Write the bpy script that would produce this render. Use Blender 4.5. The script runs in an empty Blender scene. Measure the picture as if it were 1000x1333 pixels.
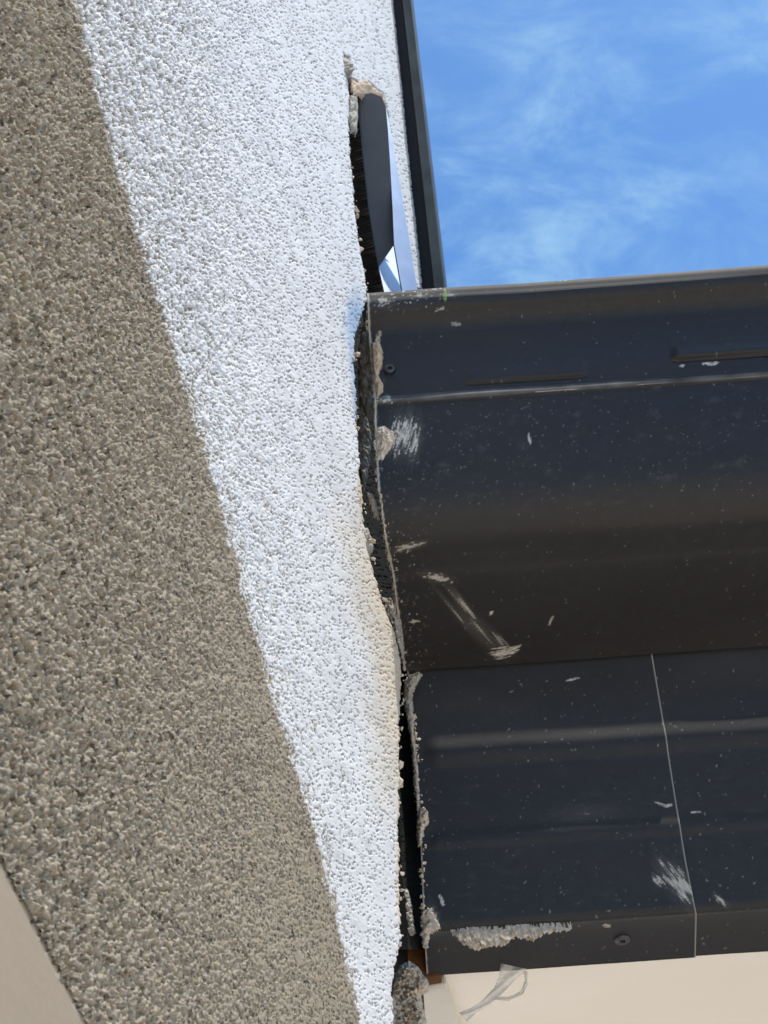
import bpy, math, random
import numpy as np
from mathutils import Vector, Matrix

# ------------------------------------------------------------------ camera, sky, sun, exposure
S = bpy.context.scene
FPX = 1700.0
PITCH, ROLL = math.radians(35), math.radians(-4)
CAM = np.array([0.0, 0.0, 1.6])
_F = np.array([0, math.cos(PITCH), math.sin(PITCH)])
_R0 = np.array([1.0, 0, 0]); _U0 = np.array([0, -math.sin(PITCH), math.cos(PITCH)])
_R = _R0*math.cos(ROLL) + _U0*math.sin(ROLL)
_U = -_R0*math.sin(ROLL) + _U0*math.cos(ROLL)
cd = bpy.data.cameras.new('camera')
cam = bpy.data.objects.new('camera', cd); S.collection.objects.link(cam)
cd.sensor_fit = 'VERTICAL'; cd.sensor_height = 24.0; cd.lens = 24.0*FPX/1333.0
cd.clip_start = 0.01; cd.clip_end = 3000
cam.matrix_world = Matrix(((_R[0], _U[0], -_F[0], CAM[0]), (_R[1], _U[1], -_F[1], CAM[1]), (_R[2], _U[2], -_F[2], CAM[2]), (0, 0, 0, 1)))
cd.dof.use_dof = True; cd.dof.focus_distance = 0.62; cd.dof.aperture_fstop = 32.0
S.camera = cam

SUN_EL, SUN_AZ = math.radians(75), math.radians(91.5)      # azimuth from +Y towards +X
w = bpy.data.worlds.new('World'); S.world = w; w.use_nodes = True
nt = w.node_tree; nt.nodes.clear()
N_ = nt.nodes.new; L_ = nt.links.new
out = N_('ShaderNodeOutputWorld'); bg = N_('ShaderNodeBackground'); bg.inputs[1].default_value = 0.118
sky = N_('ShaderNodeTexSky'); sky.sky_type = 'NISHITA'; sky.sun_disc = False
sky.sun_elevation = SUN_EL; sky.sun_rotation = SUN_AZ; sky.altitude = 0; sky.air_density = 1.0; sky.dust_density = 0.6; sky.ozone_density = 0.5
tc = N_('ShaderNodeTexCoord'); mp = N_('ShaderNodeMapping'); mp.inputs['Rotation'].default_value = (0.9, 0.2, 0.4); mp.inputs['Scale'].default_value = (1.0, 2.2, 1.3)
n1 = N_('ShaderNodeTexNoise'); n1.inputs['Scale'].default_value = 9.0; n1.inputs['Detail'].default_value = 9; n1.inputs['Roughness'].default_value = 0.62; n1.inputs['Distortion'].default_value = 0.4
n2 = N_('ShaderNodeTexNoise'); n2.inputs['Scale'].default_value = 2.2; n2.inputs['Detail'].default_value = 3
mr = N_('ShaderNodeMapRange'); mr.interpolation_type = 'SMOOTHSTEP'; mr.inputs[1].default_value = 0.40; mr.inputs[2].default_value = 0.86
mr2 = N_('ShaderNodeMapRange'); mr2.interpolation_type = 'SMOOTHSTEP'; mr2.inputs[1].default_value = 0.30; mr2.inputs[2].default_value = 0.62
mu = N_('ShaderNodeMath'); mu.operation = 'MULTIPLY'
mix = N_('ShaderNodeMix'); mix.data_type = 'RGBA'
mix.inputs[7].default_value = (2.6, 4.3, 5.6, 1)           # thin sunlit cloud
L_(tc.outputs['Generated'], mp.inputs[0]); L_(mp.outputs[0], n1.inputs[0]); L_(mp.outputs[0], n2.inputs[0])
L_(n1.outputs[0], mr.inputs[0]); L_(n2.outputs[0], mr2.inputs[0]); L_(mr.outputs[0], mu.inputs[0]); L_(mr2.outputs[0], mu.inputs[1])
L_(mu.outputs[0], mix.inputs[0]); tint = N_('ShaderNodeMix'); tint.data_type = 'RGBA'; tint.blend_type = 'MULTIPLY'; tint.inputs[0].default_value = 1.0; tint.inputs[7].default_value = (.56, .88, 1.17, 1)
L_(sky.outputs[0], tint.inputs[6]); L_(tint.outputs[2], mix.inputs[6]); L_(mix.outputs[2], bg.inputs[0]); L_(bg.outputs[0], out.inputs[0])

sl = bpy.data.lights.new('sun', 'SUN'); sl.energy = 4.4; sl.angle = math.radians(0.5); sl.color = (1.0, 0.95, 0.88)
so = bpy.data.objects.new('sun', sl); S.collection.objects.link(so)
sdir = Vector((math.sin(SUN_AZ)*math.cos(SUN_EL), math.cos(SUN_AZ)*math.cos(SUN_EL), math.sin(SUN_EL)))
so.rotation_euler = sdir.to_track_quat('Z', 'Y').to_euler(); so.location = (0, 0, 20)
S.view_settings.view_transform = 'Standard'; S.view_settings.look = 'None'; S.view_settings.gamma = 1.0
S.view_settings.use_curve_mapping = False; S.view_settings.exposure = 0.55

# ------------------------------------------------------------------ geometry helpers
def ray(u, v):
    u = np.asarray(u, float); v = np.asarray(v, float)
    return _F + _R*((u-500)/FPX)[..., None] - _U*((v-666.5)/FPX)[..., None]
def proj(P):
    d = np.asarray(P) - CAM; z = d @ _F
    return 500 + FPX*(d @ _R)/z, 666.5 - FPX*(d @ _U)/z, z
LIP = CAM + ray(560, 1213)*0.765
Y0 = LIP[1]                                                # the plane of the fascia
def on_fascia(u, v, o):                                     # point seen at u,v lying o metres out from the fascia plane
    d = ray(u, v); t = (Y0 - np.asarray(o, float) - CAM[1])/d[..., 1]; return CAM + d*t[..., None]
AZ = math.radians(15)
WD = np.array([math.sin(AZ), math.cos(AZ), 0.0]); WN = np.array([math.cos(AZ), -math.sin(AZ), 0.0])
W0 = on_fascia(528, 1100, 0.118)
def on_plane(u, v, p0, n):
    d = ray(u, v); t = ((p0-CAM) @ n)/(d @ n); return CAM + d*t[..., None]
def on_wall(u, v, off=0.0): return on_plane(u, v, W0 + WN*off, WN)
def wall_pt(s, z, off=0.0):                                 # s metres along the wall, height z
    foot = CAM - WN*((CAM-W0) @ WN)
    s = np.asarray(s, float)[..., None]; z = np.asarray(z, float)[..., None]
    p = foot + WD*s + WN*np.asarray(off, float)[..., None]
    return np.concatenate([p[..., :2], np.broadcast_to(z, p[..., :1].shape)], -1)
def wall_s(P): return (np.asarray(P)-CAM) @ WD

def hash2(ix, iy, seed):
    h = (ix.astype(np.int64)*374761393 + iy.astype(np.int64)*668265263 + seed*982451653) & 0xFFFFFFFF
    h = ((h ^ (h >> 13))*1274126177) & 0xFFFFFFFF
    h = ((h ^ (h >> 16))*2246822519) & 0xFFFFFFFF
    return ((h ^ (h >> 15)) & 0xFFFFFF)/float(0xFFFFFF)
def vnoise(x, y, seed=0):                                   # smooth gradient noise, about -1..1
    x = np.asarray(x, float); y = np.asarray(y, float)
    ix = np.floor(x); iy = np.floor(y); fx = x-ix; fy = y-iy
    sx = fx*fx*fx*(fx*(fx*6-15)+10); sy = fy*fy*fy*(fy*(fy*6-15)+10)
    def g(a, b):
        an = hash2(ix+a, iy+b, seed)*2*math.pi
        return np.cos(an)*(fx-a) + np.sin(an)*(fy-b)
    a = g(0, 0); b = g(1, 0); c = g(0, 1); d = g(1, 1)
    return 1.5*((a*(1-sx)+b*sx)*(1-sy) + (c*(1-sx)+d*sx)*sy)
def fbm(x, y, seed=0, oct=3):
    t = 0; a = 1.0; k = 1.0; n = 0
    for i in range(oct):
        t = t + a*vnoise(x*k, y*k, seed+i*17); n += a; a *= .55; k *= 2.03
    return t/n
def blobs(x, y, seed, keep=1.0, soft=.9, pw=2, cell=False):                   # rounded grains, each cell its own height
    ix = np.floor(x); iy = np.floor(y); best = np.zeros(x.shape); tone = np.full(x.shape, .5)
    for a in (-1, 0, 1):
        for b in (-1, 0, 1):
            cx = ix+a; cy = iy+b
            r1 = hash2(cx, cy, seed); r2 = hash2(cx, cy, seed+1); r3 = hash2(cx, cy, seed+2)
            d = np.hypot(cx+r1-x, cy+r2-y)/(soft*(.55+.6*r3))
            hh = np.clip(1-d**pw, 0, 1)*(.45+.55*hash2(cx, cy, seed+3))
            hh = np.where(hash2(cx, cy, seed+4) < keep, hh, 0)
            if cell: tone = np.where(hh > best, hash2(cx, cy, seed+6), tone)
            best = np.maximum(best, hh)
    return (best, tone) if cell else best
def sstep(a, b, x):
    t = np.clip((x-a)/(b-a), 0, 1); return t*t*(3-2*t)
def sd_poly(x, y, poly):                                    # signed distance, positive inside
    poly = np.asarray(poly, float); d = np.full(x.shape, 1e9); ins = np.zeros(x.shape, bool)
    n = len(poly)
    for i in range(n):
        ax, ay = poly[i]; bx, by = poly[(i+1) % n]
        ex, ey = bx-ax, by-ay; L = ex*ex+ey*ey+1e-12
        t = np.clip(((x-ax)*ex+(y-ay)*ey)/L, 0, 1)
        d = np.minimum(d, (x-ax-t*ex)**2+(y-ay-t*ey)**2)
        if ay != by:
            c = ((ay > y) != (by > y)) & (x < (bx-ax)*(y-ay)/(by-ay)+ax); ins ^= c
    return np.where(ins, 1, -1)*np.sqrt(d)
def sd_line(x, y, a, b):
    ex, ey = b[0]-a[0], b[1]-a[1]
    t = np.clip(((x-a[0])*ex+(y-a[1])*ey)/(ex*ex+ey*ey), 0, 1)
    return np.hypot(x-a[0]-t*ex, y-a[1]-t*ey)

def link(o, parent=None):
    S.collection.objects.link(o)
    if parent is not None: o.parent = parent
    return o
def tag(o, label=None, cat=None, group=None, kind=None):
    if label: o['label'] = label
    if cat: o['category'] = cat
    if group: o['group'] = group
    if kind: o['kind'] = kind
    return o
def raw_mesh(name, V, Q, mat, parent=None, attrs=None, smooth=True):
    V = np.ascontiguousarray(V, np.float32); Q = np.ascontiguousarray(Q, np.int32)
    me = bpy.data.meshes.new(name); k = Q.shape[1]
    me.vertices.add(len(V)); me.vertices.foreach_set('co', V.ravel())
    me.loops.add(Q.size); me.loops.foreach_set('vertex_index', Q.ravel())
    me.polygons.add(len(Q)); me.polygons.foreach_set('loop_start', np.arange(0, Q.size, k, dtype=np.int32))
    me.polygons.foreach_set('use_smooth', np.full(len(Q), smooth))
    me.update(calc_edges=True)
    for an, av in (attrs or {}).items():
        at = me.attributes.new(an, 'FLOAT', 'POINT'); at.data.foreach_set('value', np.ascontiguousarray(av, np.float32).ravel())
    me.materials.append(mat)
    return link(bpy.data.objects.new(name, me), parent)
def grid_mesh(name, P, mat, parent=None, attrs=None, keep=None, flip=False, smooth=True):
    n, m = P.shape[:2]
    I = np.arange(n*m).reshape(n, m)
    Q = np.stack([I[:-1, :-1], I[1:, :-1], I[1:, 1:], I[:-1, 1:]], -1)
    if flip: Q = Q[..., ::-1]
    if keep is not None: Q = Q[keep]
    Q = Q.reshape(-1, 4); V = P.reshape(-1, 3)
    used = np.zeros(len(V), bool); used[Q.ravel()] = True
    re = np.cumsum(used)-1
    at = {k: np.asarray(v).reshape(-1)[used] for k, v in (attrs or {}).items()}
    return raw_mesh(name, V[used], re[Q], mat, parent, at, smooth)
def pydata(name, V, Fc, mat, parent=None, bevel=0.0, smooth=False):
    me = bpy.data.meshes.new(name); me.from_pydata([tuple(map(float, v)) for v in V], [], Fc); me.update()
    me.materials.append(mat)
    for pl in me.polygons: pl.use_smooth = smooth
    o = link(bpy.data.objects.new(name, me), parent)
    if bevel:
        b = o.modifiers.new('bevel', 'BEVEL'); b.width = bevel; b.segments = 2; b.limit_method = 'ANGLE'
    return o
def prism(name, A, B, mat, parent=None, bevel=0.0):         # solid between two matching outlines
    n = len(A); Fc = [tuple(range(n))[::-1], tuple(range(n, 2*n))] + [(i, (i+1) % n, n+(i+1) % n, n+i) for i in range(n)]
    return pydata(name, list(A)+list(B), Fc, mat, parent, bevel)

# ------------------------------------------------------------------ materials
def new_mat(name):
    m = bpy.data.materials.new(name); m.use_nodes = True
    t = m.node_tree; return m, t, t.nodes['Principled BSDF']
def attr(t, name):
    a = t.nodes.new('ShaderNodeAttribute'); a.attribute_name = name; return a.outputs['Fac']
def mixc(t, fac, a, b):
    x = t.nodes.new('ShaderNodeMix'); x.data_type = 'RGBA'
    for s_, v in ((6, a), (7, b)):
        if isinstance(v, tuple): x.inputs[s_].default_value = (*v, 1)
        else: t.links.new(v, x.inputs[s_])
    if isinstance(fac, float): x.inputs[0].default_value = fac
    else: t.links.new(fac, x.inputs[0])
    return x.outputs[2]
def mixf(t, fac, a, b):
    x = t.nodes.new('ShaderNodeMapRange')
    for s_, v in ((3, a), (4, b)):
        if isinstance(v, (int, float)): x.inputs[s_].default_value = v
        else: t.links.new(v, x.inputs[s_])
    t.links.new(fac, x.inputs[0]); return x.outputs[0]
def noise_node(t, scale, detail=4, rough=.5, stretch=(1, 1, 1)):
    c = t.nodes.new('ShaderNodeTexCoord'); mpn = t.nodes.new('ShaderNodeMapping'); mpn.inputs['Scale'].default_value = stretch
    n = t.nodes.new('ShaderNodeTexNoise'); n.inputs['Scale'].default_value = scale; n.inputs['Detail'].default_value = detail; n.inputs['Roughness'].default_value = rough
    t.links.new(c.outputs['Object'], mpn.inputs[0]); t.links.new(mpn.outputs[0], n.inputs[0]); return n.outputs[0]
def remap(t, v, a, b):
    x = t.nodes.new('ShaderNodeMapRange'); x.inputs[1].default_value = a; x.inputs[2].default_value = b; t.links.new(v, x.inputs[0]); return x.outputs[0]
def bump(t, b, h, strength, dist):
    n = t.nodes.new('ShaderNodeBump'); n.inputs['Strength'].default_value = strength; n.inputs['Distance'].default_value = dist
    t.links.new(h, n.inputs['Height']); t.links.new(n.outputs[0], b.inputs['Normal'])

def mat_stucco():
    m, t, b = new_mat('stucco'); b.inputs['Roughness'].default_value = .95; b.inputs['Specular IOR Level'].default_value = .06
    taupe = mixc(t, remap(t, noise_node(t, 11, 6, .62), .32, .68), (.150, .120, .080), (.235, .192, .130))
    taupe = mixc(t, remap(t, noise_node(t, 700, 2), .35, .7), taupe, (.40, .365, .30))
    taupe = mixc(t, attr(t, 'tone'), mixc(t, 1.0, taupe, (.215, .19, .15)), taupe) if False else mixc(t, remap(t, attr(t, 'tone'), .35, .95), taupe, (.33, .272, .19))
    taupe = mixc(t, remap(t, attr(t, 'tone'), .40, .12), taupe, (.07, .058, .043))
    white = mixc(t, remap(t, noise_node(t, 30, 4), .3, .7), (.60, .605, .605), (.665, .67, .665))
    c = mixc(t, attr(t, 'paint'), taupe, white)
    c = mixc(t, attr(t, 'stain'), c, (.52, .39, .21))
    c = mixc(t, attr(t, 'blue_patch'), c, (.20, .33, .50))
    c = mixc(t, attr(t, 'broken'), c, (.30, .27, .22))
    c = mixc(t, attr(t, 'hollow'), c, (.022, .020, .018))  # shade of the cavity put into the colour as near-black
    t.links.new(c, b.inputs['Base Color']); return m
def mat_plain(name, col, rough=.6, spec=.5, metallic=0.0, n=None, col2=None, bm=None):
    m, t, b = new_mat(name); b.inputs['Roughness'].default_value = rough; b.inputs['Specular IOR Level'].default_value = spec; b.inputs['Metallic'].default_value = metallic
    c2 = col2 or tuple(x*.85 for x in col)
    t.links.new(mixc(t, remap(t, noise_node(t, n or 15, 6, .6), .35, .65), c2, col), b.inputs['Base Color'])
    if bm: bump(t, b, noise_node(t, bm[0], 4), bm[1], bm[2])
    return m
def mat_metal():
    m, t, b = new_mat('charcoal_coated_steel')
    dirt = remap(t, noise_node(t, 14, 6, .65, (.35, 1, 1.6)), .42, .75)
    fine = remap(t, noise_node(t, 160, 4, .7), .45, .8)
    c = mixc(t, dirt, (.027, .0252, .0242), (.033, .031, .0298))
    c = mixc(t, fine, c, (.034, .034, .035))
    c = mixc(t, attr(t, 'dust_glint'), c, (.30, .29, .27))
    c = mixc(t, attr(t, 'tan'), c, (.52, .42, .31))
    c = mixc(t, attr(t, 'smear'), c, (.62, .59, .52))
    c = mixc(t, attr(t, 'green'), c, (.22, .34, .08))
    t.links.new(c, b.inputs['Base Color'])
    r = mixf(t, dirt, .42, .58); r = mixf(t, attr(t, 'smear'), r, .9); r = mixf(t, attr(t, 'dust_glint'), r, .95); r = mixf(t, attr(t, 'matte'), r, .85)
    t.links.new(r, b.inputs['Roughness']); b.inputs['Specular IOR Level'].default_value = .26
    bump(t, b, noise_node(t, 900, 3, .6), .08, .0004)
    return m
def mat_mortar(name, a, c):
    m, t, b = new_mat(name); b.inputs['Roughness'].default_value = .95; b.inputs['Specular IOR Level'].default_value = .15
    t.links.new(mixc(t, remap(t, noise_node(t, 180, 5, .7), .35, .65), a, c), b.inputs['Base Color'])
    bump(t, b, noise_node(t, 900, 4, .7), .6, .0008); return m
M_ST = mat_stucco(); M_MET = mat_metal()
M_MORT = mat_mortar('grey_mortar', (.25, .225, .185), (.48, .45, .39))
M_MORTB = mat_mortar('beige_mortar', (.40, .325, .24), (.70, .61, .49))
M_TAN = mat_mortar('tan_sealant', (.42, .31, .21), (.60, .47, .34))
M_CREAM = mat_plain('cream_paint', (.90, .84, .74), .55, .35, n=9, col2=(.875, .81, .705), bm=(120, .15, .001))
M_CREAM2 = mat_plain('grey_cream_trim', (.70, .67, .58), .6, .3, n=8)
M_BEIGE = mat_plain('beige_soffit_paint', (.76, .70, .60), .8, .2, n=9, col2=(.72, .66, .565), bm=(160, .3, .001))
M_WOOD = mat_plain('raw_timber', (.20, .085, .03), .85, .2, n=60, col2=(.07, .03, .014))
M_TRIM = mat_plain('dark_trim_coating', (.065, .075, .075), .38, .5, n=22, col2=(.03, .036, .038))
M_GAP = mat_plain('gap_black', (.006, .006, .008), .6, .3)  # black standing in for shade in the trim gap and behind the cavity
M_FLA = mat_plain('dark_flashing', (.095, .092, .088), .45, .4, n=30, col2=(.075, .073, .07))
M_FLB = mat_plain('flashing_sky_sheen', (.44, .48, .55), .3, .5, 1.0, n=40, col2=(.36, .40, .46))  # same flashing sheet, sky reflection put into a brighter bluish colour
M_GROUND = mat_plain('pale_paving', (.58, .51, .43), .9, .2, n=3, col2=(.51, .45, .38))
M_SCREW = mat_plain('screw_steel', (.05, .05, .055), .35, .5, n=80)

# ------------------------------------------------------------------ setting: ground, roof, house wall
def box(name, c0, c1, mat, parent=None, bevel=0.0):
    (x0, y0, z0), (x1, y1, z1) = c0, c1
    A = [(x0, y0, z0), (x1, y0, z0), (x1, y1, z0), (x0, y1, z0)]; B = [(x, y, z1) for x, y, z in A]
    return prism(name, A, B, mat, parent, bevel)
tag(pydata('ground', [(-900, -900, 0), (900, -900, 0), (900, 900, 0), (-900, 900, 0)], [(0, 1, 2, 3)], M_GROUND), kind='structure')

# ------------------------------------------------------------------ stucco wall (fine relief is real geometry)
PAINT_EDGE = [(78, -60), (90, 0), (122, 110), (160, 260), (198, 390), (235, 500), (268, 612), (300, 722), (328, 825), (350, 900), (376, 985), (402, 1065), (430, 1180), (452, 1270), (468, 1333), (486, 1400)]
HOLE = [(449, 72), (454, 74), (458, 100), (468, 110), (484, 112), (498, 122), (506, 150), (514, 230), (524, 320), (540, 375), (600, 398), (640, 420), (660, 1450), (512, 1450),
        (514, 1333), (513, 1280), (517, 1245), (523, 1222), (522, 1160), (521, 1080), (521, 1000), (521, 940), (524, 905), (524, 870), (519, 842), (512, 815), (502, 795), (495, 770), (487, 738),
        (479, 705), (475, 672), (471, 630), (468, 575), (465, 520), (462, 470), (463, 440), (472, 412), (479, 388), (474, 350), (466, 300), (462, 250), (457, 205), (455, 165), (456, 120), (452, 95)]
STEP = 1.2
uu = np.arange(-70, 640, STEP); vv = np.arange(-70, 1420, STEP)
UU, VV = np.meshgrid(uu, vv)
PW = on_wall(UU, VV); SS = wall_s(PW)*1000.0; ZZ = PW[..., 2]*1000.0            # millimetres along the wall and up
def wall_relief(s, z):
    g_ = np.linspace(0, 3000, 3001); G_ = np.cumsum(1/(.95+.85*sstep(350, 900, g_)))
    wx = np.interp(s, g_, G_) + .5*fbm(s/8, z/8, 5, 2); wz = z + .5*fbm(s/8, z/8, 9, 2)
    a, ta = blobs(wx/1.55, wz/1.55, 11, .86, .72, 4, True); b, tb = blobs(wx/.8, wz/.8, 31, .82, .74, 4, True); c = blobs(wx/4.6, wz/4.6, 51, .5, .8, 3)
    base = fbm(s/9, z/8, 71, 3)
    pits = np.maximum(sstep(.0, .3, blobs(wx/1.9, wz/1.9, 91, .22, .34)), .8*sstep(0, .3, blobs(wx/1.2, wz/1.2, 95, .14, .34)))
    return 1.0*a + .5*b + .75*c + .7*base, pits + .9*sstep(0, .35, blobs(wx/2.9, wz/2.9, 97, .5, .40))*sstep(420, 260, s), .6*ta + .4*tb
HG, PITS, TONE = wall_relief(SS, ZZ); H = HG - 2.6*PITS
big = fbm(SS/60, ZZ/45, 120, 3)
edge_u = np.interp(VV, [p[1] for p in PAINT_EDGE], [p[0] for p in PAINT_EDGE])
dpx = UU - edge_u + 5*fbm(ZZ/14, SS/40, 140, 3) + 3*vnoise(ZZ/45, SS/90, 150)
hs = (H - .9)/1.9                                             # how proud each grain stands
thr = np.interp(dpx, [-9, -3, 3, 12, 40, 120, 260], [1.4, .5, .05, -.22, -.34, -.44, -.56])
thr = thr - np.interp(UU - np.interp(VV, [-70, 1420], [430, 440]), [-140, -40, 20, 40], [0, .03, .10, .45])
paint = sstep(-.16, .10, hs - thr)
wearn = sstep(.30, .62, fbm(SS/22, ZZ/16, 170, 3))*sstep(180, 20, dpx)
paint = paint*(1-.35*wearn*(dpx > 0))
dh = sd_poly(UU, VV, HOLE) + 2.2*fbm(ZZ/7, SS/60, 200, 3) + 1.6*vnoise(ZZ/2.6, SS/40, 210) + .8*vnoise(ZZ/1.2, SS/25, 215)
joint_u = np.interp(VV, [100, 400, 640, 740, 800, 850, 1000, 1220, 1333], [455, 466, 468, 487, 503, 520, 521, 522, 514])
dj = joint_u - UU
stain = sstep(62, 4, dj + 14*fbm(ZZ/30, SS/80, 220, 2))*np.interp(VV, [620, 700, 800, 900, 1000, 1090], [0, .6, .9, .85, .55, 0])*(.7+.3*fbm(SS/9, ZZ/5, 230, 3))
stain = np.clip(stain, 0, 1)*(dj > -4)
stain = np.maximum(stain, .7*sstep(7, 1, dj)*sstep(600, 640, VV)*sstep(1230, 1180, VV)*(dj > -4))
blue_patch = sstep(24, 5, np.hypot((UU-463)*1.1, (VV-415)*.42) + 5*fbm(SS/20, ZZ/6, 240, 3))*.75  # bluish patch on the wall by the top corner of the gutter
blue_patch = np.maximum(blue_patch, sstep(7, 1, sd_line(UU, VV, (456, 440), (466, 545)) + 2*fbm(SS/20, ZZ/4, 250, 2))*.6)
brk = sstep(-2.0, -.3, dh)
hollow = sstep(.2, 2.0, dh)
blue_patch = blue_patch*(1-hollow)
smoothf = np.interp(UU - np.interp(VV, [-70, 1420], [430, 430]), [-430, -120, 0, 150], [.95, .46, .16, .10])   # the float finish gets finer towards the joint
Hd = HG*smoothf - PITS*(.9 + 1.7*smoothf) + .9*big
depth = 34.0*sstep(-.6, 4.0, dh) + .8*sstep(-3, 0, dh)
crumb = brk*(1-hollow)*1.6*fbm(SS/12, ZZ/3.5, 260, 3)
P = PW + WN*((Hd - depth + crumb)/1000.0)[..., None]
# the raked bottom edge of the wall and the vertical far end
RA, RB = on_wall(np.array(0.), np.array(1120.)), on_wall(np.array(112.), np.array(1333.))
s1, z1, s2, z2 = wall_s(RA), RA[2], wall_s(RB), RB[2]
def rake_z(s): return z1 + (z2-z1)*(s-s1)/(s2-s1)
S_END = float(wall_s(on_wall(np.array(530.5), np.array(190.))))
pos_s = SS/1000; pos_z = ZZ/1000
okv = (pos_z > rake_z(pos_s) + .0009*fbm(SS/5, np.zeros_like(SS), 300, 2)) & (pos_s < S_END+.004) & (pos_s > .05)
okv &= dh < np.where(VV < 1225, 90, 6)
kf = okv[:-1, :-1] & okv[1:, :-1] & okv[1:, 1:] & okv[:-1, 1:]
wall = tag(bpy.data.objects.new('stucco_wall', None), 'rough taupe stucco wall with a raked white painted band beside the broken joint', 'wall')
wall.location = (0, 0, 0); link(wall)
grid_mesh('stucco_face', P, M_ST, wall, dict(tone=TONE, paint=paint, stain=stain, blue_patch=blue_patch, broken=brk, hollow=hollow), kf, flip=False)
# the rest of the wall, beyond the part worked in full relief
def wq(pts, name, mat=M_ST):
    V = [wall_pt(np.array(s), np.array(z), o) for s, z, o in pts]
    return V
def sz(u, v):
    p = on_wall(np.array(float(u)), np.array(float(v))); return float(wall_s(p)), float(p[2])
a_, b_ = sz(-66, -66), sz(560, -66)
tl = sz(-66, 1000)
TOP = 3.6
ring = [[(a_[0], a_[1], 0), (S_END, sz(534, -66)[1], 0), (S_END, TOP, 0), (a_[0], TOP, 0)],
        [(-3.0, rake_z(s1)+.6, 0), (tl[0], rake_z(tl[0]), 0), (a_[0], a_[1], 0), (a_[0], TOP, 0), (-3.0, TOP, 0)]]
V = []; Fc = []
for q in ring:
    Fc.append(tuple(range(len(V), len(V)+len(q)))); V += [wall_pt(np.array(s), np.array(z), np.array(o-.0012)) for s, z, o in q]
pydata('wall_extension', V, Fc, M_ST, wall)
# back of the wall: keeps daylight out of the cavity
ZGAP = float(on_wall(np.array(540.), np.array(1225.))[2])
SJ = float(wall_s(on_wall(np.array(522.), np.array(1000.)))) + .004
pydata('wall_core', [wall_pt(np.array(s), np.array(z), np.array(-.045)) for s, z in ((-3, .0), (SJ, .0), (SJ, ZGAP), (S_END, ZGAP), (S_END, TOP), (-3, TOP))], [(0, 1, 2, 3, 4, 5)], M_GAP, wall)

# smooth beige underside running back from the raked bottom edge
def rk(s, off): return wall_pt(np.array(s), np.array(rake_z(s)+.0), np.array(off))
A = [rk(-1.2, -.001), rk(s2+.10, -.001), rk(s2+.10, -2.2), rk(-1.2, -2.2)]
B = [p + np.array([0, 0, .03]) for p in A]
tag(prism('raked_soffit', A, B, M_BEIGE), 'smooth beige soffit under the raked bottom edge of the rough taupe wall', 'soffit')

# vertical dark trim closing the far end of the wall
tr = tag(link(bpy.data.objects.new('corner_trim', None)), 'dark metal corner trim standing upright at the far wall end against the sky', 'trim')
def wall_bar(name, s0, s1_, o0, o1, z0, z1_, mat, parent, bevel=.0):
    A = [wall_pt(np.array(s), np.array(z0), np.array(o)) for s, o in ((s0, o0), (s0, o1), (s1_, o1), (s1_, o0))]
    B = [np.array([p[0], p[1], z1_]) for p in A]
    return prism(name, A, B, mat, parent, bevel)
wall_bar('shadow_gap', S_END+.002, S_END+.03, -.03, .011, 1.9, TOP, M_GAP, tr)  # black bar put in for the shaded gap beside the cover
wall_bar('metal_cover', S_END-.004, S_END+.006, .0115, .0215, 1.9, TOP, M_TRIM, tr, .0012)

# ------------------------------------------------------------------ gutter
def smooth_path(ctrl, n, mask_sharp=None):
    c = np.asarray(ctrl, float); seg = np.hypot(*np.diff(c, axis=0).T); t = np.concatenate([[0], np.cumsum(seg)])
    T = np.linspace(0, t[-1], n); T = np.unique(np.concatenate([T, t]))
    m = np.zeros_like(c)
    d = np.diff(c, axis=0)/np.diff(t)[:, None]
    for k in range(c.shape[1]):                             # monotone slopes: no overshoot
        for i in range(1, len(c)-1):
            a, b = d[i-1, k], d[i, k]; m[i, k] = 0 if a*b <= 0 else 2*a*b/(a+b)
        m[0, k] = d[0, k]; m[-1, k] = d[-1, k]
    i = np.clip(np.searchsorted(t, T, 'right')-1, 0, len(t)-2); h = (t[i+1]-t[i])[:, None]; x = ((T-t[i])/(t[i+1]-t[i]))[:, None]
    return (2*x**3-3*x**2+1)*c[i] + (x**3-2*x**2+x)*h*m[i] + (-2*x**3+3*x**2)*c[i+1] + (x**3-x**2)*h*m[i+1]
def to_oz(ctrl): return [(o/1000.0, float(on_fascia(np.array(740.), np.array(float(v)), np.array(o/1000.0))[2])) for v, o in ctrl]
def solve_x(o, z, line):                                    # x where a sheet line (o,z) reaches a slanted cut
    lv = np.array([p[1] for p in line], float); lu = np.array([p[0] for p in line], float)
    x = np.zeros_like(z)
    for _ in range(12):
        u, v, d = proj(np.stack([x, Y0-o, z], -1)); x = x + (np.interp(v, lv, lu)-u)*d/FPX
    return x
def sheet(ctrl, n, left, right, cols, far=None):
    oz = smooth_path(to_oz(ctrl), n); o = oz[:, 0]; z = oz[:, 1]
    xl = np.full(len(o), float(left)) if np.isscalar(left) else solve_x(o, z, left)
    xr = np.full(len(o), float(right)) if np.isscalar(right) else solve_x(o, z, right)
    f_ = np.linspace(0, 1, cols)
    X = np.add.outer(xl, np.zeros(cols)) + np.multiply.outer(xr-xl, f_)
    if far is not None:
        ex = np.array(far); X = np.concatenate([X, np.tile(ex, (len(o), 1))], 1)
    O = np.tile(o[:, None], (1, X.shape[1])); Z = np.tile(z[:, None], (1, X.shape[1]))
    Pp = np.stack([X, Y0-O, Z], -1)
    tang = np.gradient(oz, axis=0); tang = tang/(np.linalg.norm(tang, axis=1)[:, None]+1e-12)
    nn = np.stack([-tang[:, 1], tang[:, 0]], -1)            # (o,z) normal; out of the front
    return Pp, nn, o, z
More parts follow.
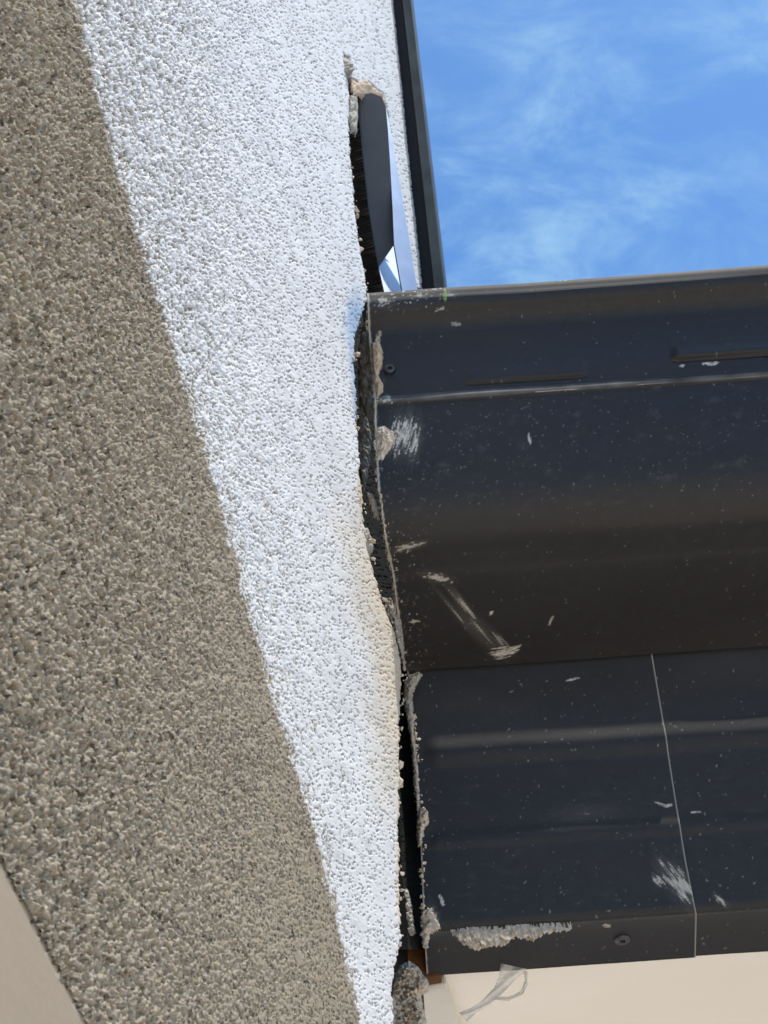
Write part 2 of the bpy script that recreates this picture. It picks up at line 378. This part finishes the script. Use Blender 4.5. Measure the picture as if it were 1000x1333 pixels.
def apply_h(Pp, nn, h):
    Pp = Pp.copy(); Pp[..., 1] -= nn[:, None, 0]*h; Pp[..., 2] += nn[:, None, 1]*h; return Pp
def streaks(u, v, c, ang, L, W, fa, fb, thr, seed, soft=.15, rag=.55):
    ca, sa = math.cos(math.radians(ang)), math.sin(math.radians(ang))
    a = (u-c[0])*ca + (v-c[1])*sa; b = -(u-c[0])*sa + (v-c[1])*ca
    e = 1 - np.hypot(a/L, b/W)
    n = fbm(a/fa, b/fb, seed, 3); n2 = fbm(a/(fa*.5), b/(fb*.55), seed+50, 2)
    m = sstep(0, soft, n*rag*1.6 + e*1.1 - thr)*(e > -.4)
    return m*(.5+.6*sstep(-.3, .2, n2)) + .13*sstep(-.25, .9, e + .5*n - .1)*(1-m)*(thr > .5)
def specks(shape, u, v, n, seed, area, size=(.5, 1.5)):
    rs = np.random.RandomState(seed); m = np.zeros(shape)
    cu = rs.uniform(area[0], area[2], n); cv = rs.uniform(area[1], area[3], n); sz_ = rs.uniform(size[0], size[1], n)**1.0; al = rs.uniform(.25, 1, n)**1.6; an = rs.uniform(0, math.pi, n); el = rs.uniform(1, 2.6, n)
    for i in range(n):
        r = 6*sz_[i]
        rows = np.where(np.abs(v[:, shape[1]//3]-cv[i]) < 45)[0]
        if not len(rows): continue
        r0, r1 = rows[0], rows[-1]+1
        U_, V_ = u[r0:r1], v[r0:r1]
        cols = np.where(np.abs(U_[len(U_)//2]-cu[i]) < 12)[0]
        if not len(cols): continue
        c0, c1 = cols[0], cols[-1]+1
        a = (U_[:, c0:c1]-cu[i]); b = (V_[:, c0:c1]-cv[i]); ca, sa = math.cos(an[i]), math.sin(an[i])
        d = np.hypot((a*ca+b*sa)/el[i], -a*sa+b*ca)/sz_[i]
        m[r0:r1, c0:c1] = np.maximum(m[r0:r1, c0:c1], al[i]*sstep(1.3, .5, d))
    return m

G_END = [(478, 378), (480, 430), (485, 480), (488, 520), (489, 580), (493, 640), (501, 700), (511, 745), (518, 800), (523, 845), (526, 875)]
G_PROF = [(384, 100), (374, 102), (367, 105), (363.8, 110), (364.4, 114.0), (368, 116.6), (376, 117.4), (386, 116.0), (396, 112.4), (408, 108.6), (422, 106.6), (438, 106.8), (454, 108.2), (470, 109.8), (486, 111.2), (498, 111.8),
          (500.5, 113.6), (502, 115.8), (504.5, 116.8), (507.5, 116.9), (509.5, 116.3), (511.5, 115.3), (516, 115.3), (545, 116.2), (590, 116.2), (610, 115.7), (630, 114.2), (650, 111.2), (670, 106), (690, 98.5), (712, 87.2), (730, 77.6), (736, 74.6), (742, 71.4), (859, 0.0)]
P, nn, o, z = sheet(G_PROF, 430, G_END, on_fascia(np.array(1040.), np.array(500.), np.array(.11))[0], 400, far=[.5, .8, 1.6, 3.0])
u, v, dd = proj(P)
vr = v + .066*(u-740)                                       # height in the picture as measured over u = 740
h = np.zeros(u.shape)
# overflow slots: louvres pushed out of the sheet above a sharp slit
for (xa, xb, vs, amp) in ((606, 764, 490, .0016), (874, 1046, 477.5, .0030)):
    along = sstep(xa-4, xa+9, u)*sstep(xb+4, xb-9, u)
    prof_ = sstep(vs-26, vs-1.5, vr)*sstep(vs+1.0, vs-.4, vr)
    h += amp*along*prof_ - .0012*along*sstep(vs-.5, vs+1, vr)*sstep(vs+5, vs+2, vr)
h += .0011*fbm(P[..., 0]*7, np.tile(np.arange(len(o))[:, None]/90., (1, u.shape[1])), 400, 2)   # slight oil-canning
h -= .0022*sstep(8.5, 4.5, np.hypot((u-507), (v-480)))       # dimple round the screw
P2 = apply_h(P, nn, h)
rag = fbm(u/7, v/7, 410, 3); rag2 = fbm(u/2.5, v/2.5, 420, 2)
smear = np.zeros(u.shape)
mx = lambda *a: [np.maximum(smear, x, out=smear) for x in a]
mx(streaks(u, v, (525, 565), 102, 42, 28, 20, 2.8, .58, 431), .85*streaks(u, v, (540, 575), 98, 40, 12, 40, 2.4, .72, 433))
mx(.8*streaks(u, v, (503, 520), 5, 14, 8, 6, 3, .62, 434), .75*streaks(u, v, (530, 712), -14, 34, 8, 30, 2.6, .62, 436))
mx(.8*streaks(u, v, (570, 752), 12, 30, 9, 7, 3.2, .62, 441), .75*streaks(u, v, (602, 785), 52, 48, 7, 60, 2.0, .72, 442), .6*streaks(u, v, (625, 820), 50, 60, 16, 90, 2.2, 1.02, 444), .62*streaks(u, v, (596, 800), 50, 58, 5, 90, 2.0, .92, 447))
mx(.85*streaks(u, v, (657, 849), -12, 30, 11, 30, 3.0, .45, 445), .5*streaks(u, v, (650, 832), 50, 34, 8, 60, 2.5, .7, 446))
mx(.8*streaks(u, v, (690, 573), 80, 11, 2.5, 30, 3, .3, 451), .6*streaks(u, v, (718, 805), -60, 9, 2.2, 30, 3, .3, 452), .7*streaks(u, v, (540, 808), -8, 13, 4, 14, 3, .5, 453), streaks(u, v, (639, 797), -50, 4, 2, 30, 3, .1, 454))
mx(.75*streaks(u, v, (500, 392), -5, 22, 11, 7, 4, .70, 461), .6*streaks(u, v, (545, 384), -4, 24, 6, 8, 4, .72, 462), .6*streaks(u, v, (585, 383), -4, 20, 6, 8, 4, .75, 463), .55*streaks(u, v, (575, 402), -25, 14, 3, 12, 3, .5, 464), .45*streaks(u, v, (592, 421), 12, 10, 4, 14, 3, .3, 465))
mx(.7*streaks(u, v, (735, 362), -4, 12, 3.5, 8, 4, .4, 466), .9*streaks(u, v, (925, 474), -4, 16, 3, 9, 4, .35, 467), .8*streaks(u, v, (888, 476), -4, 4, 2, 9, 4, .2, 468))
mx(.8*sstep(.32, .55, fbm(u/6, v/3.5, 476, 3))*sstep(604, 560, u)*sstep(412, 392, v), .55*sstep(.45, .65, fbm(u/5, v/4, 477, 3))*sstep(560, 500, u)*sstep(640, 560, v)*sstep(500, 530, v))
ug = np.interp(v, [p[1] for p in G_END], [p[0] for p in G_END]); de = u-ug
mx(.75*sstep(3.2, 1.2, de + 1.6*fbm(v/9, v*0, 471, 2)), .8*sstep(.15, .4, fbm(u/5, v/6, 472, 3) - de/26 + .05)*(de < 24)*np.interp(v, [500, 620, 760, 880], [0, .5, 1, 1]))
mx(.9*sstep(.7, .95, hash2(np.floor(u/5), np.floor(v/5), 480))*(de < 34)*(v > 690)*sstep(.3, .5, fbm(u/4, v/4, 474, 2)))
tan_ = np.maximum(streaks(u, v, (491, 452), 96, 30, 9, 14, 8, .42, 481, rag=.3), streaks(u, v, (500, 574), 70, 24, 15, 14, 8, .52, 482, rag=.35))
green = .8*streaks(u, v, (580, 384), 92, 10, 3, 14, 3, .2, 485)
ridge = sstep(5.2, 3.0, np.abs(vr-504.5)); 
dust_glint = specks(u.shape, u, v, 420, 7, (480, 370, 1040, 870), (.4, 1.0))*.6
dust_glint = np.maximum(dust_glint, specks(u.shape, u, v, 260, 8, (480, 515, 720, 650), (.3, .85))*.6)
dust_glint = np.maximum(dust_glint, specks(u.shape, u, v, 300, 9, (680, 500, 1040, 640), (.3, .8))*.6)
dust_glint = np.maximum(dust_glint, specks(u.shape, u, v, 260, 10, (480, 600, 570, 870), (.35, .9))*.6)
dust_glint = np.maximum(dust_glint, .40*ridge*(.6+.5*fbm(u/30, v/30, 491, 2)))  # sunlit highlight along the ridge, painted in as a lighter colour
dust_glint = np.maximum(dust_glint, .12*sstep(372, 367, vr)*(.7+.5*fbm(u/18, v/6, 492, 3)))  # same painted highlight, fainter, on the top lip
dust_glint = np.maximum(dust_glint, .10*sstep(.15, .7, fbm(u/35, v/18, 493, 4))*(vr > 510)*(vr < 660))
dust_glint = np.clip(dust_glint, 0, 1)
gutter = tag(link(bpy.data.objects.new('gutter', None)), 'charcoal steel eaves gutter with overflow slots and a scratched front, above the ribbed fascia', 'gutter')
grid_mesh('gutter_trough', P2, M_MET, gutter, dict(smear=np.clip(smear, 0, 1), dust_glint=dust_glint, tan=tan_, green=green, matte=np.clip(ridge*1.2 + sstep(376, 369, vr), 0, 1)), flip=True)

# ------------------------------------------------------------------ fascia panels
F_END = [(527, 850), (531, 880), (541, 980), (546, 1060), (549, 1130), (552, 1213), (556, 1272)]
LAP = [(848, 845), (866, 950), (880, 1040), (893, 1120), (907, 1190), (905.5, 1254)]
def fascia(name, left, right, cols, far, back, seed, dv, label):
    prof_ = [(842, -3-back), (900, -3-back), (1000, -3-back), (1100, -3-back), (1186, -3-back), (1195, -3.6-back), (1200.5, -5.6-back), (1204, -9-back), (1256+dv, -43), (1258+dv, -44), (1257+dv, -46)]
    P, nn, o, z = sheet(prof_, 400, left, right, cols, far)
    u, v, _ = proj(P); vr = v + .062*(u-740)
    h = np.zeros(u.shape)
    g1 = 573 if back == 0 else -999; 
    for (vc, hw, ug, amp) in ((969, 20, 573, .0015), (1084, 13, 572, .0007)):
        dx = np.clip((ug-u), 0, None); dv_ = vr-vc
        rr = np.hypot(dx, dv_)/hw
        h += amp*sstep(1.2, .05, rr)
    if back == 0:
        pass
    h += .0010*fbm(P[..., 0]*7, P[..., 2]*10, seed, 2)
    P2 = apply_h(P, nn, h)
    sm = np.zeros(u.shape)
    if back == 0:
        de = u-np.interp(v, [p[1] for p in F_END], [p[0] for p in F_END]); dl = np.interp(v, [p[1] for p in LAP], [p[0] for p in LAP])-u
        for m in (.8*streaks(u, v, (884, 1150), 52, 54, 22, 26, 2.6, .60, 501), .75*streaks(u, v, (858, 1146), 40, 14, 9, 9, 3, .55, 502), .5*streaks(u, v, (898, 1120), 70, 30, 8, 30, 3, .7, 503),
                  .9*streaks(u, v, (562, 1195), 80, 26, 14, 8, 4, .66, 504), .9*streaks(u, v, (575, 1172), 60, 16, 4, 8, 4, .5, 505), .7*streaks(u, v, (860, 1046), 22, 16, 2.2, 20, 3, .35, 506), .8*streaks(u, v, (870, 1048), -5, 7, 3, 8, 3, .3, 507),
                  .7*streaks(u, v, (746, 884), -12, 12, 1.6, 40, 3, .2, 508), .55*streaks(u, v, (790, 1205), -5, 10, 4, 8, 3, .4, 509),
                  .55*sstep(1.7, .7, dl), .6*sstep(2.2, .8, de + 1.2*fbm(v/9, v*0, 511, 2)), .8*sstep(.2, .42, fbm(u/4, v/6, 512, 3)-de/20)*(de < 16)*sstep(1010, 930, v)):
            np.maximum(sm, m, out=sm)
    else:
        for m in (.8*streaks(u, v, (938, 1172), 40, 18, 6, 9, 3, .62, 521), .7*streaks(u, v, (905, 1057), -4, 10, 2, 10, 3, .35, 522)):
            np.maximum(sm, m, out=sm)
    du = specks(u.shape, u, v, 330 if back == 0 else 160, seed+1, (540 if back == 0 else 850, 870, 905 if back == 0 else 1040, 1250), (.45, 1.1))*.7
    du = np.maximum(du, .05*sstep(.1, .7, fbm(u/30, v/10, seed+3, 4))*sstep(960, 1040, vr)*sstep(1200, 1180, vr))
    du = np.maximum(du, .6*streaks(u, v, (760, 1058), -4, 70, 16, 12, 3, 1.22, seed+5))
    root = tag(link(bpy.data.objects.new('fascia_panel', None)), label, 'fascia')
    grid_mesh('fascia_sheet', P2, M_MET, root, dict(smear=np.clip(sm, 0, 1), dust_glint=np.clip(du, 0, 1), tan=u*0, green=u*0), flip=True)
    return root
fa = fascia('fascia_panel', F_END, LAP, 300, None, 0.0, 600, 0, 'charcoal steel fascia panel with two pressed ribs, lapped on top, next to the broken joint')
xlap = float(on_fascia(np.array(835.), np.array(1000.), np.array(0.))[0])
fb = fascia('fascia_panel', xlap, float(on_fascia(np.array(1040.), np.array(1000.), np.array(0.))[0]), 170, [.5, .8, 1.6, 3.0], 1.3, 700, -2, 'plain dark fascia panel tucked behind the lap seam, cut off by the right picture edge')

# ------------------------------------------------------------------ screws
def screw(parent, c, n, rad):
    n = Vector(n).normalized(); q = n.to_track_quat('Z', 'Y'); V = []; Fc = []
    prof_ = [(1.0, -.0002), (1.0, rad*.12), (.86, rad*.26), (.62, rad*.34), (.46, rad*.32), (.40, rad*.2), (.36, -rad*.5), (0.02, -rad*.55)]
    k = 20
    for r_, hh in prof_:
        for i in range(k):
            a = 2*math.pi*i/k; p = q @ Vector((math.cos(a)*r_*rad, math.sin(a)*r_*rad, hh)); V.append(Vector(c)+p)
    for j in range(len(prof_)-1):
        for i in range(k): Fc.append((j*k+i, j*k+(i+1) % k, (j+1)*k+(i+1) % k, (j+1)*k+i))
    return pydata('screw', V, Fc, M_SCREW, parent, 0, True)
c = on_fascia(np.array(507.), np.array(480.), np.array(.1112)); screw(gutter, c, (0, -1, -.05), .0038)
c = on_fascia(np.array(810.), np.array(1223.), np.array(-.0262)); screw(fa, c, (0, -.28, -.96), .0048)

# ------------------------------------------------------------------ flashing in the broken slot
fl = tag(link(bpy.data.objects.new('flashing', None)), 'bent dark metal flashing strip poking out of the broken slot above the gutter', 'flashing')
UP = np.array([0, 0, 1.0])
def plate(name, poly, p0, n, mat, th=.0012, bev=0.0):
    n = np.asarray(n, float)/np.linalg.norm(n)
    A = [on_plane(np.array(float(a)), np.array(float(b)), p0, n) for a, b in poly]
    if n @ (CAM-A[0]) < 0: n = -n
    B = [p - n*th for p in A]
    return prism(name, A, B, mat, fl, bev)
pA = on_wall(np.array(474.), np.array(200.), -.004); nA = -WD*.92 + WN*.36 - UP*.10
plate('front_leaf', [(467, 124), (484, 121), (497, 126), (502, 138), (505, 170), (508, 215), (511, 270), (513, 318), (493, 347), (487, 312), (480, 268), (474, 215), (469, 160)], pA, nA, M_FLA)
nAu = nA/np.linalg.norm(nA)
pB = on_plane(np.array(509.), np.array(240.), pA, nAu)
plate('edge_hem', [(466.2, 124), (468.2, 124), (470.3, 160), (475.4, 215), (481.5, 268), (488.2, 312), (494, 346), (492.6, 348), (486.4, 312), (479.4, 268), (473.4, 215), (468.2, 160)], pA + nA/np.linalg.norm(nA)*.0008, nA, M_TRIM)
plate('side_leaf', [(502.3, 138), (508, 165), (516, 212), (526, 270), (535, 325), (546, 392), (526, 392), (513.2, 318), (511.2, 270), (508.2, 215), (505.2, 170)], pB, -WD*.62 + WN*.78 + UP*.12, M_FLB)
pC = on_plane(np.array(503.), np.array(333.), pA, nAu) + nAu*(-.002)
plate('lower_leaf', [(512.8, 319), (526, 392), (503, 392), (493.2, 347.5)], pC, -WD*.55 + WN*.70 + UP*.30, M_FLB)

# ------------------------------------------------------------------ soffit, trim, timber below the fascia
ZS = float(on_fascia(np.array(740.), np.array(1256.), np.array(-.043))[2]) + .0025
def on_z(u, v, z): return on_plane(np.array(float(u)), np.array(float(v)), np.array([0, 0, z]), UP)
def edge_pts(a, b, z, y0, y1):                              # a slanted edge seen from a to b, carried on to depth y0..y1
    p, q = on_z(*a, z), on_z(*b, z); d = (q-p)/(q[1]-p[1])
    return p + d*(y0-p[1]), p + d*(y1-p[1])
YF = Y0 + .0415
l0, l1 = edge_pts((579, 1272), (600, 1333), ZS, YF, Y0+.6)
A = [l0, (3.0, YF, ZS), (3.0, Y0+.6, ZS), l1]; A = [np.array(p, float) for p in A]
tag(prism('soffit_panel', A, [p+UP*.012 for p in A], M_CREAM), 'flat cream painted soffit lining directly under the charcoal fascia', 'soffit')
zt = ZS - .0045
a0, a1 = edge_pts((541, 1288), (549, 1333), zt, float(on_z(556, 1286, zt)[1]), Y0+.6)
b0, b1 = edge_pts((580, 1276), (598, 1333), zt, float(on_z(578, 1281, zt)[1]), Y0+.6)
A = [a0, b0, b1, a1]
tag(prism('soffit_moulding', A, [p+UP*.010 for p in A], M_CREAM2, None, .0012), 'narrow pale cream moulding strip where the soffit meets the wall', 'moulding')
za = ZS+.02
tl0 = on_fascia(np.array(508.), np.array(1222.), np.array(-.028)); tl1 = on_fascia(np.array(577.), np.array(1284.), np.array(-.028))
tag(box('timber_block', (tl0[0], Y0+.0425, ZS-.0035), (tl1[0], Y0+.30, tl0[2]), M_WOOD, None, .001), 'raw brown timber end showing in the gap under the fascia corner', 'timber')

# ------------------------------------------------------------------ mortar left in the joint
GRP = 'crumbled mortar along the broken joint'
def lump(label, poly, plane_fn, n, th, mat, seed, step=1.1, rag=2.5, fr=5.0, back=.004):
    poly = np.asarray(poly, float); x0, y0 = poly.min(0)-6; x1, y1 = poly.max(0)+6
    U_, V_ = np.meshgrid(np.arange(x0, x1, step), np.arange(y0, y1, step))
    d = sd_poly(U_, V_, poly) + rag*fbm(U_/fr, V_/fr, seed, 3)
    p = plane_fn(U_, V_); n = np.asarray(n, float)/np.linalg.norm(n)
    r = np.clip(d/9.0, 0, 1); hh = th*(np.sqrt(r)*(.45+.6*fbm(U_/8, V_/8, seed+5, 3)+.55*blobs(U_/5.5, V_/5.5, seed+9, .8, .8, 3)) + .5*blobs(U_/2.6, V_/2.6, seed+13, .8, .8, 3)*r)
    hh = np.where(d > 0, hh, -back*np.clip(-d/1.5, 0, 1))
    p = p + n*hh[..., None]
    ok = d > -1.6; kf = ok[:-1, :-1] & ok[1:, :-1] & ok[1:, 1:] & ok[:-1, 1:]
    o_ = grid_mesh('mortar_lump', p, mat, None, None, kf)
    return tag(o_, label, 'mortar', GRP)
wl = lambda off: (lambda U_, V_: on_wall(U_, V_, off))
of = lambda o_: (lambda U_, V_: on_fascia(U_, V_, np.full(np.shape(U_), o_)))
oz_ = lambda z_: (lambda U_, V_: on_plane(U_, V_, np.array([0, 0, z_]), UP))
FR = (0, -1, -.2)
lump('tall grey mortar strip wedged between wall and gutter end beside the upper screw', [(471, 426), (480, 420), (484, 440), (487, 470), (489, 505), (487, 532), (477, 536), (469, 522), (466, 490), (467, 455)], of(.085), FR, .010, M_MORT, 801, back=.012)
lump('small grey mortar shard in the black gap just under the tall mortar strip', [(466, 540), (476, 538), (482, 560), (478, 610), (472, 632), (465, 600)], of(.075), FR, .006, M_MORT, 811, back=.012)
lump('pale mortar flake hanging at the gutter edge halfway down its front', [(476, 640), (484, 642), (490, 656), (493, 675), (487, 672), (480, 655)], of(.105), FR, .004, M_MORTB, 821)
lump('round grey mortar clump on the wall edge level with the lower gutter front', [(468, 690), (478, 686), (484, 700), (486, 716), (480, 724), (470, 712)], wl(-.006), WN*.5-WD*.8, .006, M_MORT, 831)
lump('loose grey mortar crumbs bridging wall and gutter under its front curve', [(497, 785), (508, 778), (514, 790), (521, 808), (525, 835), (524, 858), (516, 842), (506, 818), (498, 806)], of(.045), FR, .008, M_MORT, 841, fr=3.5, rag=3.5, back=.010)
lump('tan sealant flake on the gutter end beside the upper screw', [(484, 446), (493, 444), (498, 456), (497, 474), (492, 488), (499, 500), (499, 512), (490, 520), (487, 500)], of(.1112), FR, .0035, M_TAN, 851, rag=1.6)
lump('cream mortar dab on the gutter end just below the light bead', [(489, 556), (500, 554), (512, 562), (515, 574), (506, 590), (498, 600), (491, 602), (489, 580)], of(.116), FR, .0022, M_MORTB, 861, rag=3.0)
def bead(line, v0, v1, w0, w1, n=40):
    vs_ = np.linspace(v0, v1, n); us_ = np.interp(vs_, [p[1] for p in line], [p[0] for p in line])
    return [(a_-w0, b_) for a_, b_ in zip(us_, vs_)] + [(a_+w1, b_) for a_, b_ in zip(us_[::-1], vs_[::-1])]
def on_gutter_end(U_, V_):
    o_ = np.interp(V_ + .066*(U_-740), [p[0] for p in G_PROF], [p[1] for p in G_PROF])/1000.
    return on_fascia(U_, V_, o_ - .0008)
lump('crumbly mortar bead down the cut gutter end below the brown smear', bead(G_END, 640, 868, 1.0, 3.0), on_gutter_end, FR, .0045, M_MORTB, 871, fr=4.5, rag=6.5)
lump('dotted mortar remains along the cut gutter end near the top lip', bead(G_END, 386, 640, .8, .6), on_gutter_end, FR, .003, M_MORTB, 876, fr=5, rag=5.5)
lump('ragged mortar crust on the fascia end directly below the gutter bottom', [(527, 886), (533, 880), (545, 874), (549, 878), (541, 892), (536, 905), (539, 940), (537, 968), (531, 940), (526, 908)], of(-.001), FR, .005, M_MORT, 881, fr=3, rag=2.4)
lump('thin mortar beading down the fascia end beside the upper rib', [(536, 968), (540, 966), (544, 1000), (546, 1040), (544, 1060), (540, 1030)], of(-.002), FR, .004, M_MORT, 891, fr=2.5, rag=3.2)
lump('pale mortar knob on the fascia end beside the lower rib', [(544, 1056), (551, 1050), (557, 1056), (558, 1072), (552, 1078), (549, 1098), (545, 1102), (543, 1080)], of(-.002), FR, .006, M_MORTB, 901, fr=3, rag=2.4)
lump('dark grey mortar slab deep in the gap beside the fascia bottom corner', [(522, 1150), (531, 1158), (536, 1180), (540, 1214), (532, 1220), (526, 1226), (520, 1222), (521, 1180)], of(-.012), FR, .006, M_MORT, 911, back=.012)
lump('long beige mortar scab stuck along the fascia bottom lip', [(588, 1213), (610, 1208), (640, 1208), (668, 1206), (700, 1205), (745, 1205), (744, 1210), (712, 1213), (694, 1224), (672, 1218), (655, 1230), (634, 1232), (618, 1236), (600, 1226)], of(-.004), (0, -.6, -1), .0045, M_MORTB, 921, fr=5, rag=5.5)
lump('beige mortar patch on the fascia bottom left corner', [(549, 1188), (560, 1180), (568, 1196), (574, 1208), (560, 1214), (556, 1230), (550, 1228)], of(-.002), FR, .003, M_MORTB, 926, fr=3, rag=4.0)
lump('broad grey mortar block filling the corner below the timber end', [(514, 1266), (521, 1257), (532, 1251), (543, 1257), (550, 1268), (558, 1278), (556, 1290), (548, 1296), (553, 1320), (560, 1360), (566, 1420), (504, 1420), (508, 1340), (511, 1300)], of(.012), FR, .008, M_MORTB, 931, rag=2.5, back=.014)
lump('broken brown render crumb at the top of the flashing strip', [(458, 103), (466, 108), (476, 106), (482, 110), (492, 118), (500, 124), (502, 136), (492, 128), (480, 122), (466, 126), (460, 122)], wl(.002), WN*.5-WD*.8, .005, M_TAN, 941, fr=4, rag=2.2)
lump('small render chip at the very top of the crack', [(449, 74), (453, 78), (459, 84), (460, 92), (455, 98), (450, 92)], wl(.001), WN, .006, M_MORT, 951, fr=3, rag=1.5)
lump('grey render edge hanging along the left side of the flashing', [(456, 125), (465, 128), (466, 150), (464, 174), (459, 170), (455, 150)], wl(.0), WN*.6-WD*.7, .006, M_MORT, 961, fr=3.5, rag=2.0)

rs = np.random.RandomState(5); V = []; Fc = []
ICO = [(0, 0, 1), (.894, 0, .447), (.276, .851, .447), (-.724, .526, .447), (-.724, -.526, .447), (.276, -.851, .447), (.724, .526, -.447), (-.276, .851, -.447), (-.894, 0, -.447), (-.276, -.851, -.447), (.724, -.526, -.447), (0, 0, -1)]
ICF = [(0, 1, 2), (0, 2, 3), (0, 3, 4), (0, 4, 5), (0, 5, 1), (1, 6, 2), (2, 7, 3), (3, 8, 4), (4, 9, 5), (5, 10, 1), (6, 7, 2), (7, 8, 3), (8, 9, 4), (9, 10, 5), (10, 6, 1), (11, 7, 6), (11, 8, 7), (11, 9, 8), (11, 10, 9), (11, 6, 10)]
def crumb_at(c, r):
    k = len(V); sc_ = rs.uniform(.5, 1.4, (12, 1)); q = rs.uniform(.45, 1.5, 3)
    V.extend(list(np.asarray(c) + np.array(ICO)*sc_*q*r)); Fc.extend([tuple(k+i for i in f) for f in ICF])
def along(line, v0, v1): 
    v_ = rs.uniform(v0, v1); return np.interp(v_, [p[1] for p in line], [p[0] for p in line]), v_
for i in range(170):
    a_, b_ = along(G_END, 390, 872) if i % 3 else along(G_END, 680, 872); a_ += abs(rs.normal(0, 5)) - 2.0
    crumb_at(on_gutter_end(np.array(a_), np.array(b_)), rs.uniform(.0004, .0013))
for i in range(150):
    a_, b_ = along(F_END, 875, 1235) if i % 2 else along(F_END, 875, 1000); a_ += abs(rs.normal(0, 4)) - 2.5
    crumb_at(on_fascia(np.array(a_), np.array(b_), np.array(-.0022)), rs.uniform(.0004, .0014))
for i in range(80):
    b_ = rs.uniform(120, 1240); a_ = np.interp(b_, [110, 165, 300, 350, 388, 412, 440, 520, 575, 630, 672, 738, 815, 870, 940, 1080, 1222, 1245], [458, 455, 466, 474, 479, 472, 463, 465, 468, 471, 475, 487, 512, 524, 521, 521, 523, 517]) + rs.normal(0, 1.6)
    crumb_at(on_wall(np.array(a_), np.array(b_), -.001), rs.uniform(.0004, .0013)*(1+rs.uniform(0, 1)**4))
tag(pydata('mortar_crumbs', V, Fc, M_MORTB), 'scatter of tiny loose mortar crumbs clinging along the edges of the broken joint', 'crumbs', None, 'stuff')

# ------------------------------------------------------------------ torn clear film hanging under the fascia lip
def mat_film():
    m, t, b = new_mat('clear_film'); b.inputs['Base Color'].default_value = (.80, .74, .64, 1); b.inputs['Roughness'].default_value = .35
    b.inputs['Alpha'].default_value = .62
    a = remap(t, noise_node(t, 60, 3, .6, (1, 1, 3)), .35, .65); t.links.new(mixf(t, a, .28, .58), b.inputs['Alpha']); return m
M_FILM = mat_film()
film = tag(link(bpy.data.objects.new('plastic_scrap', None)), 'torn translucent plastic scrap dangling from the fascia lip over the cream soffit', 'plastic scrap')
def ribbon(name, L, R, o0, o1, mat):
    n = 40; t = np.linspace(0, 1, n); k = np.linspace(0, 1, len(L))
    Lx = np.interp(t, k, [p[0] for p in L]); Ly = np.interp(t, k, [p[1] for p in L]); Rx = np.interp(t, k, [p[0] for p in R]); Ry = np.interp(t, k, [p[1] for p in R])
    m = 9; f_ = np.linspace(0, 1, m)
    U_ = Lx[:, None]*(1-f_)+Rx[:, None]*f_; V_ = Ly[:, None]*(1-f_)+Ry[:, None]*f_
    O_ = (o0+(o1-o0)*t)[:, None] + .0012*np.sin(f_*9+t[:, None]*11) + .0015*fbm(U_/14, V_/14, 77, 2)
    o_ = grid_mesh(name, on_fascia(U_, V_, O_), mat, film)
    s_ = o_.modifiers.new('thickness', 'SOLIDIFY'); s_.thickness = .0002
    return o_
ribbon('film_strip', [(652, 1254), (650, 1272), (643, 1286), (628, 1302), (614, 1312), (598, 1318)], [(688, 1262), (672, 1274), (655, 1292), (638, 1308), (620, 1318), (608, 1330)], -.034, -.030, M_FILM)
ribbon('film_loop', [(680, 1262), (684, 1276), (678, 1290), (662, 1298), (645, 1298)], [(687, 1266), (687, 1280), (681, 1294), (663, 1303), (644, 1301)], -.036, -.031, M_FILM)

# ------------------------------------------------------------------ roof and house wall behind
tag(pydata('roof', [(-.02, Y0+.012, 2.03), (3.0, Y0+.012, 2.03), (3.0, Y0+3.4, 2.75), (.66, Y0+3.4, 2.75)], [(0, 1, 2, 3)], M_MET), kind='structure')
tag(pydata('house_wall', [(.0, Y0+.6, 0), (3.0, Y0+.6, 0), (3.0, Y0+.6, ZS+.01), (.0, Y0+.6, ZS+.01)], [(0, 1, 2, 3)], M_CREAM), kind='structure')
